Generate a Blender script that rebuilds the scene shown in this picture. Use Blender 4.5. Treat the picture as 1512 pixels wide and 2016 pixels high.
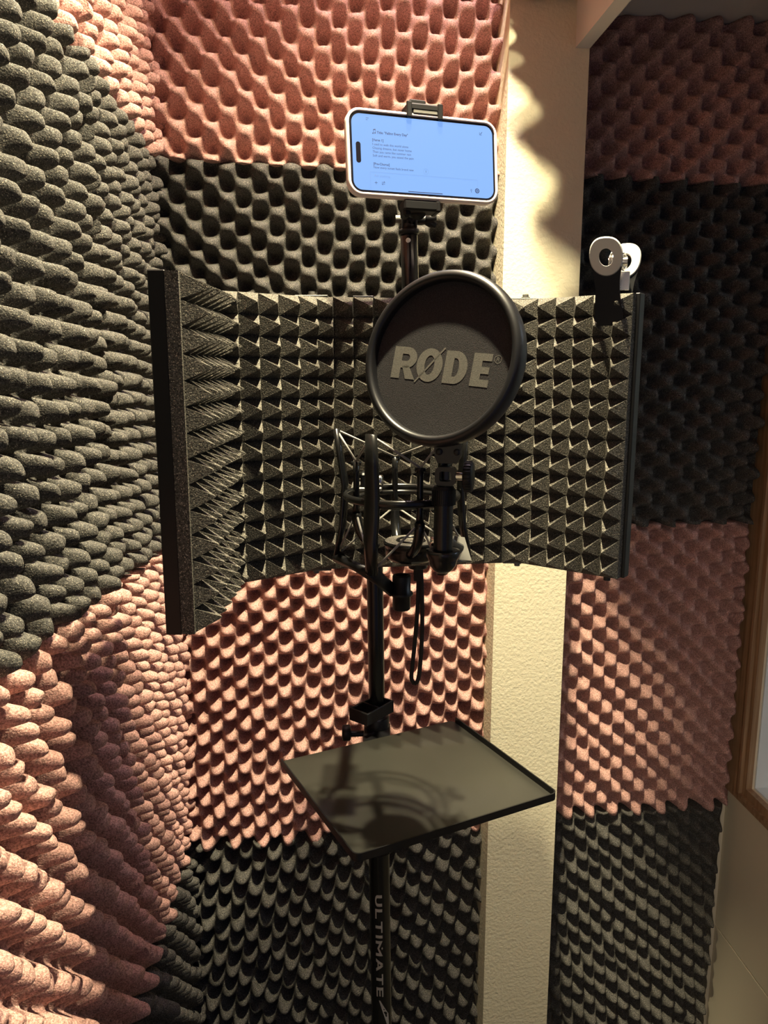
import bpy, math, random
import numpy as np
from mathutils import Vector, Matrix

random.seed(7)
for o in list(bpy.data.objects):
    bpy.data.objects.remove(o, do_unlink=True)
S = bpy.context.scene
COL = S.collection
PI = math.pi
R = math.radians

# ------------------------------------------------------------------ camera
EYE = 1.55                      # camera height (m)
PITCH = R(10.4)
F = 1514.0                      # focal length in pixels of a 1512 x 2016 picture
cam_data = bpy.data.cameras.new('camera')
cam_data.sensor_fit = 'VERTICAL'
cam_data.sensor_height = 36.0
cam_data.lens = F / 2016.0 * 36.0
cam_data.clip_start = 0.02
cam = bpy.data.objects.new('camera', cam_data)
cam.location = (0, 0, EYE)
cam.rotation_euler = (PI / 2 - PITCH, 0, 0)
COL.objects.link(cam)
S.camera = cam

# ------------------------------------------------------------------ colour, world, lights
S.view_settings.view_transform = 'Standard'
S.view_settings.look = 'None'
S.view_settings.gamma = 1.0
S.view_settings.exposure = 0.0
S.view_settings.use_curve_mapping = False
W = bpy.data.worlds.new('world')
S.world = W
W.use_nodes = True
bg = W.node_tree.nodes['Background']
bg.inputs[0].default_value = (0.46, 0.54, 0.98, 1)
bg.inputs[1].default_value = 0.19

# three spots in a row on the ceiling, running towards the back wall
LAMPS = [Vector((0.085, 0.66, EYE + 0.94)), Vector((0.085, 0.82, EYE + 0.94)), Vector((0.085, 1.06, EYE + 0.94))]
def lamp(name, kind, loc, power, color, **kw):
    d = bpy.data.lights.new(name, kind)
    d.energy = power
    d.color = color
    for k, v in kw.items():
        setattr(d, k, v)
    o = bpy.data.objects.new(name, d)
    o.location = loc
    COL.objects.link(o)
    return o
for P_, pw_, c_ in zip(LAMPS, (166, 126, 18), ((1.0, 0.875, 0.58), (1.0, 0.875, 0.58), (0.96, 0.74, 0.84))):
    lamp('ceiling_spot_lamp', 'SPOT', P_, pw_, c_, shadow_soft_size=0.016, spot_size=R(118), spot_blend=1.0)
nxt = lamp("next_room_lamp", "AREA", (1.55, 0.9, 2.35), 14, (0.72, 0.86, 1.0), size=0.5)
nxt.rotation_euler = (0, 0, 0)
# added fill light, no real source: brightens the right wall from behind the camera
wall_fill = lamp('right_wall_fill', 'AREA', (-0.12, -0.75, 1.55), 0.55, (1.0, 0.86, 0.66), size=0.35, spread=R(50))
wall_fill.rotation_euler = (Vector((0.74, 1.15, 0.75)) - Vector((-0.12, -0.75, 1.55))).to_track_quat('-Z', 'Y').to_euler()

# ------------------------------------------------------------------ helpers
def pt(px, py, Y):
    """world point seen at a picture position, at horizontal distance Y"""
    v = (py - 1008.0) / F
    x = (px - 756.0) / F
    fwd = math.cos(PITCH) - v * math.sin(PITCH)
    dn = math.sin(PITCH) + v * math.cos(PITCH)
    return Vector((x / fwd * Y, Y, EYE - dn / fwd * Y))

def link(name, me, m=None, parent=None):
    o = bpy.data.objects.new(name, me)
    if m is not None:
        me.materials.append(m)
    COL.objects.link(o)
    if parent is not None:
        o.parent = parent
        o.matrix_parent_inverse = Matrix.Translation(-Vector(parent.location))
    return o

def tag(o, label=None, cat=None, group=None, kind=None):
    if label: o['label'] = label
    if cat: o['category'] = cat
    if group: o['group'] = group
    if kind: o['kind'] = kind
    return o

def thing(name, loc, label, cat, group=None):
    o = bpy.data.objects.new(name, None)
    o.empty_display_size = 0.05
    o.location = loc
    COL.objects.link(o)
    return tag(o, label, cat, group)

class MB:
    """collects shapes for one mesh"""
    def __init__(s):
        s.v = []; s.f = []; s.smooth = []
    def add(s, vs, fs, smooth=False):
        b = len(s.v)
        s.v += [tuple(p) for p in vs]
        for q in fs:
            s.f.append(tuple(i + b for i in q)); s.smooth.append(smooth)
    def box(s, c, half, M=None, bevel=0.0):
        hx, hy, hz = half
        b = min(bevel, hx * .9, hy * .9, hz * .9)
        c = Vector(c)
        M = M or Matrix.Identity(3)
        if b <= 0:
            P = [(x * hx, y * hy, z * hz) for x in (-1, 1) for y in (-1, 1) for z in (-1, 1)]
            Fc = [(0, 1, 3, 2), (4, 6, 7, 5), (0, 4, 5, 1), (2, 3, 7, 6), (0, 2, 6, 4), (1, 5, 7, 3)]
            s.add([c + M @ Vector(p) for p in P], Fc)
            return
        P = []; idx = {}
        for x in (-1, 1):
            for y in (-1, 1):
                for z in (-1, 1):
                    idx[(x, y, z, 0)] = len(P); P.append((x * hx, y * (hy - b), z * (hz - b)))
                    idx[(x, y, z, 1)] = len(P); P.append((x * (hx - b), y * hy, z * (hz - b)))
                    idx[(x, y, z, 2)] = len(P); P.append((x * (hx - b), y * (hy - b), z * hz))
        Fc = []
        for ax in range(3):
            for sg in (-1, 1):
                q = []
                for (a, d) in ((-1, -1), (1, -1), (1, 1), (-1, 1)):
                    k = [0, 0, 0]; k[ax] = sg; k[(ax + 1) % 3] = a; k[(ax + 2) % 3] = d
                    q.append(idx[(k[0], k[1], k[2], ax)])
                Fc.append(q if sg > 0 else q[::-1])
        for ax in range(3):
            o1, o2 = (ax + 1) % 3, (ax + 2) % 3
            for a in (-1, 1):
                for d in (-1, 1):
                    k0 = [0, 0, 0]; k1 = [0, 0, 0]
                    k0[ax] = -1; k1[ax] = 1
                    k0[o1] = k1[o1] = a; k0[o2] = k1[o2] = d
                    q = [idx[(*k0, o1)], idx[(*k1, o1)], idx[(*k1, o2)], idx[(*k0, o2)]]
                    Fc.append(q if a * d < 0 else q[::-1])
        for x in (-1, 1):
            for y in (-1, 1):
                for z in (-1, 1):
                    q = [idx[(x, y, z, 0)], idx[(x, y, z, 1)], idx[(x, y, z, 2)]]
                    Fc.append(q if x * y * z > 0 else q[::-1])
        s.add([c + M @ Vector(p) for p in P], Fc)
    def lathe(s, o, axis, prof, n=48, ref=None, smooth=True):
        """prof: (radius, distance along the axis)"""
        axis = Vector(axis).normalized(); o = Vector(o)
        a = Vector(ref) if ref else (Vector((0, 0, 1)) if abs(axis.z) < .9 else Vector((1, 0, 0)))
        a = (a - axis * a.dot(axis)).normalized(); b = axis.cross(a)
        vs = []; fs = []
        for (r, d) in prof:
            for i in range(n):
                t = 2 * PI * i / n
                vs.append(o + axis * d + (a * math.cos(t) + b * math.sin(t)) * r)
        for k in range(len(prof) - 1):
            for i in range(n):
                j = (i + 1) % n
                fs.append((k * n + i, k * n + j, (k + 1) * n + j, (k + 1) * n + i))
        s.add(vs, fs, smooth)
    def cyl(s, p, q, r, r2=None, n=24, bev=0.0, cap=True):
        p = Vector(p); q = Vector(q); L = (q - p).length
        r2 = r if r2 is None else r2
        pr = []
        if cap: pr.append((1e-5, 0))
        if bev:
            pr += [(r - bev, 0), (r, bev), (r2, L - bev), (r2 - bev, L)]
        else:
            pr += [(r, 0), (r2, L)]
        if cap: pr.append((1e-5, L))
        # sharp ends: separate bands
        if bev:
            s.lathe(p, q - p, pr, n)
        else:
            if cap:
                s.lathe(p, q - p, [pr[0], pr[1]], n, smooth=False)
                s.lathe(p, q - p, [pr[2], pr[3]], n, smooth=False)
            s.lathe(p, q - p, [(r, 0), (r2, L)], n)
    def tube(s, pts, r, n=10, closed=False, flat=None, up=None):
        """round (or flattened: radii r x flat) sweep through points"""
        pts = [Vector(p) for p in pts]
        N = len(pts); rs = r if isinstance(r, (list, tuple)) else [r] * N
        vs = []; fs = []
        prev = None
        for i, p in enumerate(pts):
            if closed: t = pts[(i + 1) % N] - pts[i - 1]
            else: t = pts[min(i + 1, N - 1)] - pts[max(i - 1, 0)]
            t.normalize()
            a = Vector(up) if up else (prev if prev is not None else
                 (Vector((0, 0, 1)) if abs(t.z) < .9 else Vector((1, 0, 0))))
            a = (a - t * a.dot(t)).normalized(); prev = a
            b = t.cross(a)
            ra = rs[i]; rb = flat if flat else rs[i]
            for k in range(n):
                th = 2 * PI * k / n
                vs.append(p + a * math.cos(th) * ra + b * math.sin(th) * rb)
        M_ = N if closed else N - 1
        for i in range(M_):
            for k in range(n):
                i2 = (i + 1) % N; k2 = (k + 1) % n
                fs.append((i * n + k, i * n + k2, i2 * n + k2, i2 * n + k))
        if not closed:
            fs.append(tuple(range(n))[::-1]); fs.append(tuple((N - 1) * n + k for k in range(n)))
        s.add(vs, fs, True)
    def prism(s, poly, o, ax, ay, az, d):
        """polygon in the plane ax, ay lifted along az by d"""
        o = Vector(o); n = len(poly)
        a = [o + Vector(ax) * x + Vector(ay) * y for x, y in poly]
        b = [p + Vector(az) * d for p in a]
        s.add(a + b, [tuple(range(n))[::-1], tuple(range(n, 2 * n))] +
              [(i, (i + 1) % n, n + (i + 1) % n, n + i) for i in range(n)])
    def build(s, name, m, parent=None):
        me = bpy.data.meshes.new(name)
        me.from_pydata(s.v, [], s.f)
        me.polygons.foreach_set('use_smooth', s.smooth)
        me.update()
        return link(name, me, m, parent)

def rrect(w, h, r, n=8):
    """rounded rectangle outline centred on 0"""
    out = []
    for cx, cy, a0 in ((w/2-r, h/2-r, 0), (-w/2+r, h/2-r, 90), (-w/2+r, -h/2+r, 180), (w/2-r, -h/2+r, 270)):
        for i in range(n + 1):
            a = R(a0 + 90 * i / n)
            out.append((cx + r * math.cos(a), cy + r * math.sin(a)))
    return out

def bez(a, b, c, n=12):
    a, b, c = Vector(a), Vector(b), Vector(c)
    return [a * (1-t)**2 + b * 2*t*(1-t) + c * t*t for t in [i / n for i in range(n + 1)]]

# ------------------------------------------------------------------ materials
def mat(name, color, rough=0.5, metal=0.0, bump=None, spec=None, vary=None, emit=None, coat=0):
    m = bpy.data.materials.new(name)
    m.use_nodes = True
    nt = m.node_tree; N = nt.nodes; L = nt.links
    b = N['Principled BSDF']
    b.inputs['Base Color'].default_value = (*color, 1)
    b.inputs['Roughness'].default_value = rough
    b.inputs['Metallic'].default_value = metal
    if spec is not None: b.inputs['Specular IOR Level'].default_value = spec
    if coat: b.inputs['Coat Weight'].default_value = coat; b.inputs['Coat Roughness'].default_value = .05
    tc = N.new('ShaderNodeTexCoord')
    if vary:            # (scale, low factor, high factor)
        n = N.new('ShaderNodeTexNoise'); n.inputs['Scale'].default_value = vary[0]
        n.inputs['Detail'].default_value = 2
        L.new(tc.outputs['Object'], n.inputs['Vector'])
        r = N.new('ShaderNodeValToRGB')
        r.color_ramp.elements[0].position = .32; r.color_ramp.elements[1].position = .68
        r.color_ramp.elements[0].color = (*[min(1, c * vary[1]) for c in color], 1)
        r.color_ramp.elements[1].color = (*[min(1, c * vary[2]) for c in color], 1)
        L.new(n.outputs[0], r.inputs[0]); L.new(r.outputs[0], b.inputs['Base Color'])
    if bump:            # (scale, strength, distance)
        n = N.new('ShaderNodeTexNoise'); n.inputs['Scale'].default_value = bump[0]
        n.inputs['Detail'].default_value = 3
        L.new(tc.outputs['Object'], n.inputs['Vector'])
        u = N.new('ShaderNodeBump'); u.inputs['Strength'].default_value = bump[1]
        u.inputs['Distance'].default_value = bump[2]
        L.new(n.outputs[0], u.inputs['Height']); L.new(u.outputs[0], b.inputs['Normal'])
    if emit:
        b.inputs['Emission Color'].default_value = (*emit[0], 1)
        b.inputs['Emission Strength'].default_value = emit[1]
    return m

def foam_mat(name, color, glint):
    m = mat(name, color, rough=1.0, spec=0.15, bump=(620, .75, .0012), vary=(520, .55, 1.5))
    nt = m.node_tree; N = nt.nodes; L = nt.links
    b = N['Principled BSDF']
    base = b.inputs['Base Color'].links[0].from_socket
    tc = [n for n in N if n.bl_idname == 'ShaderNodeTexCoord'][0]
    v = N.new('ShaderNodeTexNoise'); v.inputs['Scale'].default_value = 1300; v.inputs['Detail'].default_value = 0
    L.new(tc.outputs['Object'], v.inputs['Vector'])
    r = N.new('ShaderNodeValToRGB'); r.color_ramp.elements[0].position = .68; r.color_ramp.elements[1].position = .76
    L.new(v.outputs[0], r.inputs[0])
    mx = N.new('ShaderNodeMix'); mx.data_type = 'RGBA'
    L.new(r.outputs[0], mx.inputs[0]); L.new(base, mx.inputs[6])
    mx.inputs[7].default_value = (*glint, 1)
    L.new(mx.outputs[2], b.inputs['Base Color'])
    return m

M_black_foam = foam_mat('charcoal_foam', (0.070, 0.067, 0.062), (0.38, 0.34, 0.27))
M_pink_foam = foam_mat('dusty_pink_foam', (0.44, 0.250, 0.215), (0.8, 0.58, 0.48))
M_lining = foam_mat('grey_lining_foam', (0.072, 0.067, 0.058), (0.46, 0.41, 0.32))
M_black = mat('black_metal', (0.006, 0.006, 0.007), .40, .0, spec=.3)
M_tube = mat('black_tube', (0.007, 0.007, 0.007), .25, .0, spec=.4)
M_plastic = mat('black_plastic', (0.006, 0.006, 0.007), .45, spec=.3, bump=(900, .15, .0003))
M_rim = mat('matte_black_rim', (0.007, 0.007, 0.009), .40, bump=(1200, .12, .0002))
M_mesh = mat('filter_mesh', (0.022, 0.020, 0.022), .95, bump=(1500, .9, .0006), vary=(1300, .5, 1.7))
M_print = mat('grey_print', (0.12, 0.115, 0.10), .9, bump=(1500, .5, .0004), vary=(1300, .75, 1.3))
M_tray = mat('black_powder_coat', (0.024, 0.023, 0.018), .42, spec=.6, bump=(1400, .25, .0003), vary=(9, .85, 1.15))
M_silver = mat('polished_steel', (0.75, 0.73, 0.70), .18, 1.0)
M_plate = mat('grey_bracket', (0.16, 0.155, 0.14), .5, .6)
M_wall = mat('cream_plaster', (0.70, 0.64, 0.46), .85, bump=(190, .45, .0025))
M_smooth = mat('cream_board', (0.72, 0.64, 0.48), .75, bump=(300, .1, .001))
M_ceil = mat('ceiling_paint', (0.66, 0.62, 0.58), .9, bump=(200, .12, .001))
M_floor = mat('dark_carpet', (0.05, 0.045, 0.04), 1.0, bump=(400, .8, .003), vary=(300, .6, 1.4))
M_white_frame = mat('white_window_paint', (0.70, 0.75, 0.76), .5)
M_elastic = mat('elastic_cord', (0.22, 0.21, 0.19), .45, bump=(2500, .3, .0002))
M_case = mat('blush_phone_case', (0.80, 0.66, 0.62), .45)
M_bezel = mat('black_bezel', (0.005, 0.005, 0.01), .2)
M_screen = mat('lit_screen', (0.02, 0.03, 0.05), .12, emit=((0.22, 0.43, 0.92), 1.0))
M_ink = mat('screen_ink', (0.0, 0.0, 0.0), .4, emit=((0.035, 0.06, 0.16), 1.0))
M_faint = mat('screen_faint_line', (0.0, 0.0, 0.0), .4, emit=((0.20, 0.37, 0.75), 1.0))
M_pad = mat('pale_grip', (0.45, 0.43, 0.40), .5)
M_button = mat('white_button', (0.85, 0.82, 0.75), .4)
M_letter = mat('white_letters', (0.50, 0.46, 0.38), .5)
M_strap = mat('black_cord', (0.015, 0.012, 0.010), .8, bump=(1500, .4, .0004))
M_rubber = mat('rubber', (0.02, 0.02, 0.02), .8)
M_lampglass = mat('lit_lamp_glass', (0.9, 0.85, 0.7), .4, emit=((1.0, 0.82, 0.56), 12.0))

# wood with grain along Z (Wave bands stretched)
M_wood = mat('light_oak', (0.33, 0.20, 0.105), .5)
_n = M_wood.node_tree.nodes; _l = M_wood.node_tree.links
_tc = [n for n in _n if n.bl_idname == 'ShaderNodeTexCoord'][0]
_mp = _n.new('ShaderNodeMapping'); _mp.inputs['Scale'].default_value = (160, 160, 6)
_l.new(_tc.outputs['Object'], _mp.inputs[0])
_no = _n.new('ShaderNodeTexNoise'); _no.inputs['Scale'].default_value = 1.0; _no.inputs['Detail'].default_value = 3
_l.new(_mp.outputs[0], _no.inputs['Vector'])
_cr = _n.new('ShaderNodeValToRGB')
_cr.color_ramp.elements[0].position = .3; _cr.color_ramp.elements[0].color = (0.24, 0.135, 0.065, 1)
_cr.color_ramp.elements[1].position = .7; _cr.color_ramp.elements[1].color = (0.42, 0.27, 0.15, 1)
_l.new(_no.outputs[0], _cr.inputs[0]); _l.new(_cr.outputs[0], _n['Principled BSDF'].inputs['Base Color'])

M_glass = bpy.data.materials.new('window_glass'); M_glass.use_nodes = True
_b = M_glass.node_tree.nodes['Principled BSDF']
_b.inputs['Transmission Weight'].default_value = 1; _b.inputs['Roughness'].default_value = .0
_b.inputs['IOR'].default_value = 1.45; _b.inputs['Base Color'].default_value = (.92, .96, .97, 1)

# ------------------------------------------------------------------ the booth
L_DIR = Vector((-0.0894, 0.996, 0)).normalized()      # side walls, going deeper
B_DIR = Vector((0.996, 0.0894, 0)).normalized()       # back wall, going right
UP = Vector((0, 0, 1))
LC = Vector((-0.400, 1.300, EYE))                     # left back corner at eye level
def back(x):      # point on the back wall at X = x (left part)
    return LC + B_DIR * ((x - LC.x) / B_DIR.x)
RW = 0.826 + 0.01                                     # right wall: X = RW - 0.0898 Y
def right_wall(Y): return Vector((RW - 0.0898 * Y, Y, EYE))
RB0 = Vector((0.30, 1.418, EYE))                      # recessed right part of the back wall
RB1 = RB0 + B_DIR * 0.42

def slab(name, a, b, thick, z0, z1, m, kind='structure'):
    """upright wall from a to b (plan), thickness on the right-hand side"""
    a = Vector((a[0], a[1], 0)); b = Vector((b[0], b[1], 0))
    d = (b - a).normalized(); n = Vector((d.y, -d.x, 0)) * thick
    mb = MB()
    P = [a, b, b + n, a + n]
    vs = [p + UP * z0 for p in P] + [p + UP * z1 for p in P]
    mb.add(vs, [(0, 1, 2, 3), (7, 6, 5, 4), (0, 4, 5, 1), (1, 5, 6, 2), (2, 6, 7, 3), (3, 7, 4, 0)])
    o = mb.build(name, m)
    if kind: o['kind'] = kind
    return o

CEIL = EYE + 0.96
LNEAR = LC - L_DIR * 1.9
slab('wall_left', LC + L_DIR * .1, LNEAR, .08, 0, CEIL, M_smooth)
slab('wall_back', back(.27) , LC - B_DIR * .08, .08, 0, CEIL, M_smooth)
slab('wall_back_right', RB1 + B_DIR * .1, RB0 - B_DIR * .1, .08, 0, EYE + .62, M_smooth)

mb = MB(); mb.box((0.3, 0.3, -.03), (1.6, 1.6, .03)); tag(mb.build('floor', M_floor), kind='structure')
mb = MB(); mb.box((-.16, .3, CEIL + .03), (.55, 1.4, .03)); tag(mb.build('ceiling', M_ceil), kind='structure')
mb = MB(); mb.box((.62, .55, EYE + .576 + .04), (.33, 1.05, .04)); tag(mb.build('ceiling_right', M_ceil), kind='structure')

# column in front of the back wall and the beam that runs from it towards the viewer
PF = 1.262
c0 = Vector((0.187, PF - .005, 0)); c1 = c0 + B_DIR * 0.124
slab('column', c1, c0, .17, 0, CEIL, M_wall)
bz = EYE + .4785
b0 = c1 - B_DIR * .022
mb = MB()
q = [b0, c1 + B_DIR * 0.0, c1 - L_DIR * 1.5, b0 - L_DIR * 1.5]
q = [q[0] + L_DIR * .02, q[1] + L_DIR * .02, q[2], q[3]]
mb.add([p + UP * bz for p in q] + [p + UP * CEIL for p in q],
       [(3, 2, 1, 0), (4, 5, 6, 7), (0, 1, 5, 4), (1, 2, 6, 5), (2, 3, 7, 6), (3, 0, 4, 7)])
tag(mb.build('beam', M_ceil), kind='structure')

# right wall with its board joint and the window opening
WY1, WY0 = 1.369, 0.30           # opening far / near end
WZ0, WZ1 = EYE - .797, EYE + .42
def rwall_piece(mb, y0, y1, z0, z1, off0, off1):
    a = right_wall(y0); b = right_wall(y1)
    n = Vector((0.996, 0.0894, 0))
    P = [a + n * off0, b + n * off0, b + n * off1, a + n * off1]
    mb.add([Vector((p.x, p.y, z0)) for p in P] + [Vector((p.x, p.y, z1)) for p in P],
           [(3, 2, 1, 0), (4, 5, 6, 7), (0, 1, 5, 4), (1, 2, 6, 5), (2, 3, 7, 6), (3, 0, 4, 7)])
mb = MB()
GZ = EYE - 1.160
rwall_piece(mb, -.5, 1.55, 0, GZ - .002, 0, .08)
rwall_piece(mb, -.5, 1.55, GZ - .002, GZ + .002, .004, .08)
rwall_piece(mb, -.5, 1.55, GZ + .002, WZ0, 0, .08)
rwall_piece(mb, WY1, 1.55, WZ0, EYE + .6, 0, .08)
rwall_piece(mb, -.5, WY0, WZ0, EYE + .6, 0, .08)
rwall_piece(mb, WY0, WY1, WZ1, EYE + .6, 0, .08)
tag(mb.build('wall_right', M_smooth), kind='structure')
# window: oak architrave, white reveal and sash, glass
win = bpy.data.objects.new('window_1', None); win.location = right_wall(.83) + UP * (WZ0 - EYE)
COL.objects.link(win); tag(win, kind='structure')
mb = MB()
rwall_piece(mb, WY1, WY1 + .072, WZ0 - .037, WZ1 + .06, -.012, 0)
rwall_piece(mb, WY0 - .06, WY0, WZ0 - .037, WZ1 + .06, -.012, 0)
rwall_piece(mb, WY0, WY1, WZ0 - .037, WZ0, -.012, 0)
rwall_piece(mb, WY0, WY1, WZ1, WZ1 + .06, -.012, 0)
mb.build('window_frame', M_wood, win)
mb = MB()
rwall_piece(mb, WY1 + .012, WY1 + .019, WZ0 - .020, WZ1 + .03, -.019, -.012)
rwall_piece(mb, WY0 - .02, WY1 + .019, WZ0 - .022, WZ0 - .015, -.019, -.012)
mb.build('frame_bead', M_wood, win)
mb = MB()
rwall_piece(mb, WY1 - .004, WY1, WZ0, WZ1, .004, .045)
rwall_piece(mb, WY0, WY1 - .004, WZ0, WZ0 + .004, .004, .045)
rwall_piece(mb, WY0, WY1 - .004, WZ1 - .004, WZ1, .004, .045)
rwall_piece(mb, WY0, WY0 + .004, WZ0, WZ1, .004, .045)
mb.build('window_reveal', M_white_frame, win)
mb = MB(); rwall_piece(mb, WY0, WY1, WZ0, WZ1, .047, .053); mb.build('window_pane', M_glass, win)
# the room beyond the window
mb = MB(); mb.box((2.3, .8, 1.2), (.04, 1.6, 1.3)); tag(mb.build('wall_beyond', M_smooth), kind='structure')
mb = MB(); mb.box((1.55, 2.0, 1.2), (.72, .04, 1.3)); tag(mb.build('wall_beyond_side', M_smooth), kind='structure')

# ------------------------------------------------------------------ egg crate foam
def foam(O, u, n, quad, Pu, Pv, m, label, amp=.045, base=.009, ppp=18, ph=(0, 0), seed=1, skew=0.0, wob=.6, soft=0, finger=False):
    """quad: BL, BR, TR, TL as (s, z) on the wall plane; u runs along the wall, n into the room"""
    rs = np.random.RandomState(seed)
    (a, b, c, d) = [np.array(q, float) for q in quad]
    W_ = .5 * (np.linalg.norm(b - a) + np.linalg.norm(c - d)); H_ = .5 * (np.linalg.norm(d - a) + np.linalg.norm(c - b))
    nu = int(W_ / Pu * ppp) + 1; nv = int(H_ / Pv * ppp) + 1
    U, V = np.meshgrid(np.linspace(0, 1, nu), np.linspace(0, 1, nv))
    k = rs.uniform(0, 6.28, 12)
    x = U * W_; y = V * H_
    wx = wob * .0035 * np.sin(9 * x + 5 * y + k[0]) + .002 * np.sin(31 * y + 11 * x + k[1]) + .0012 * np.sin(70 * x + k[2] + 40 * y)
    wy = wob * .0035 * np.sin(8 * y - 6 * x + k[3]) + .002 * np.sin(29 * x - 13 * y + k[4]) + .0012 * np.sin(63 * y + k[5] - 50 * x)
    ca = np.cos(2 * PI * ((x + wx + skew * y) / Pu + ph[0])); cb = np.cos(2 * PI * ((y + wy) / Pv + ph[1]))
    t = (ca * cb + 1) / 2
    t = np.clip(t, 0, 1)
    if finger:      # separate blunt fingers
        q = np.clip((t - .13) / .74, 0, 1); t = .8 * q * q * (3 - 2 * q) + .2 * t
    else:           # rounded network with deep wells
        t = t ** .85; t = .5 * t + .5 * t * t * (3 - 2 * t)
    A = amp * (1 + .07 * np.sin(47 * x + 61 * y + k[6]) + .06 * np.sin(88 * x - 73 * y + k[7]))
    h = base + A * t + .004 * np.sin(7 * x + k[8]) * np.sin(6 * y + k[9])
    if soft:
        q = np.clip((1 - U) * W_ / soft, 0, 1); h = base * .8 + (h - base * .8) * (1 - (1 - q) ** 2) * (.35 + .65 * q)
    s_ = (a[0] * (1 - U) + b[0] * U) * (1 - V) + (d[0] * (1 - U) + c[0] * U) * V
    z_ = (a[1] * (1 - U) + b[1] * U) * (1 - V) + (d[1] * (1 - U) + c[1] * U) * V
    # cut edges bulge a little where a bump is cut through
    e = .003
    s_ = s_ + np.where(U < .001, -e, 0) * t + np.where(U > .999, e, 0) * t
    z_ = z_ + np.where(V < .001, -e, 0) * t + np.where(V > .999, e, 0) * t
    O = np.array(O); u = np.array(u); n = np.array(n)
    P = O + s_[..., None] * u + z_[..., None] * np.array([0, 0, 1.]) + h[..., None] * n
    verts = P.reshape(-1, 3)
    idx = np.arange(nu * nv).reshape(nv, nu)
    f = np.stack([idx[:-1, :-1], idx[:-1, 1:], idx[1:, 1:], idx[1:, :-1]], -1).reshape(-1, 4)
    ring = np.concatenate([idx[0, :], idx[1:, -1], idx[-1, -2::-1], idx[-2:0:-1, 0]])
    rb = verts[ring] - h.reshape(-1)[ring][:, None] * n + n * .0005
    base_i = len(verts) + np.arange(len(ring))
    r2 = np.roll(ring, -1); b2 = np.roll(base_i, -1)
    sk = np.stack([ring, base_i, b2, r2], -1)
    verts = np.concatenate([verts, rb]); allf = np.concatenate([f, sk])
    me = bpy.data.meshes.new('acoustic_foam_panel')
    me.vertices.add(len(verts)); me.vertices.foreach_set('co', verts.astype(np.float32).ravel())
    me.loops.add(allf.size); me.loops.foreach_set('vertex_index', allf.astype(np.int32).ravel())
    me.polygons.add(len(allf))
    me.polygons.foreach_set('loop_start', np.arange(0, allf.size, 4, dtype=np.int32))
    sm = np.ones(len(allf), bool); sm[len(f):] = False
    me.polygons.foreach_set('use_smooth', sm)
    me.update(calc_edges=True)
    o = link('acoustic_foam_panel', me, m)
    tag(o, label, 'acoustic foam', 'egg crate foam panels on the booth walls')
    return o

Z1, Z2, Z3 = .3165, -.281, -.850         # seams between the courses, relative to eye level
ZT, ZB = .93, -1.42
nB = -L_DIR; nL = Vector((L_DIR.y, -L_DIR.x, 0))
s0 = .035; s1 = (0.196 - LC.x) / B_DIR.x
K = (M_black_foam, M_pink_foam)
foam(LC, B_DIR, nB, [(s0, Z1 + .008), (s1, Z1 - .008), (s1, ZT), (s0, ZT)], .0500, .0490, K[1],
     'dusty pink egg crate foam on the back wall behind the phone', seed=2, ph=(.1, .12))
foam(LC, B_DIR, nB, [(s0, Z2), (s1, Z2), (s1, Z1 - .010), (s0, Z1 + .006)], .0510, .0445, K[0],
     'charcoal egg crate foam on the back wall below the phone, above the shield', seed=3, ph=(.2, .3))
foam(LC, B_DIR, nB, [(s0, Z3), (s1, Z3 + .01), (s1, Z2 - .002), (s0, Z2 - .002)], .0490, .0405, K[1],
     'dusty pink egg crate foam on the back wall between the shield and the tray', seed=4, ph=(.15, .0))
foam(LC, B_DIR, nB, [(s0, ZB), (s1, ZB), (s1, Z3 + .008), (s0, Z3 - .002)], .0540, .0465, K[0],
     'charcoal egg crate foam on the back wall below the tray, left of the column', seed=5, ph=(.3, .2), skew=-.12)
# right part of the back wall
t0, t1 = .0, .404
RO = RB0
foam(RO, B_DIR, nB, [(t0, Z1 + .01), (t1, Z1), (t1, .572), (t0, .576)], .0500, .0490, K[1],
     'pink egg crate foam in deep shade right of the column, under the low ceiling', seed=6, soft=.022)
foam(RO, B_DIR, nB, [(t0, Z2), (t1, Z2 + .004), (t1, Z1 - .002), (t0, Z1 + .008)], .0500, .0480, K[0],
     'charcoal egg crate foam in deep shade behind the silver clamp', seed=7, ph=(.4, .1), soft=.022)
foam(RO, B_DIR, nB, [(t0, Z3 - .012), (t1, Z3 - .006), (t1, Z2 + .002), (t0, Z2 - .002)], .0480, .0480, K[1],
     'pink egg crate foam right of the column, half in shade beside the oak window frame', seed=8, ph=(.3, .4), skew=.0, soft=.022)
foam(RO, B_DIR, nB, [(t0, ZB), (t1 - .01, ZB), (t1 - .01, Z3 - .008), (t0, Z3 - .014)], .0470, .0465, K[0],
     'charcoal egg crate foam right of the column, lowest sheet beside the cream wall board', seed=9, skew=.1, soft=.022)
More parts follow.
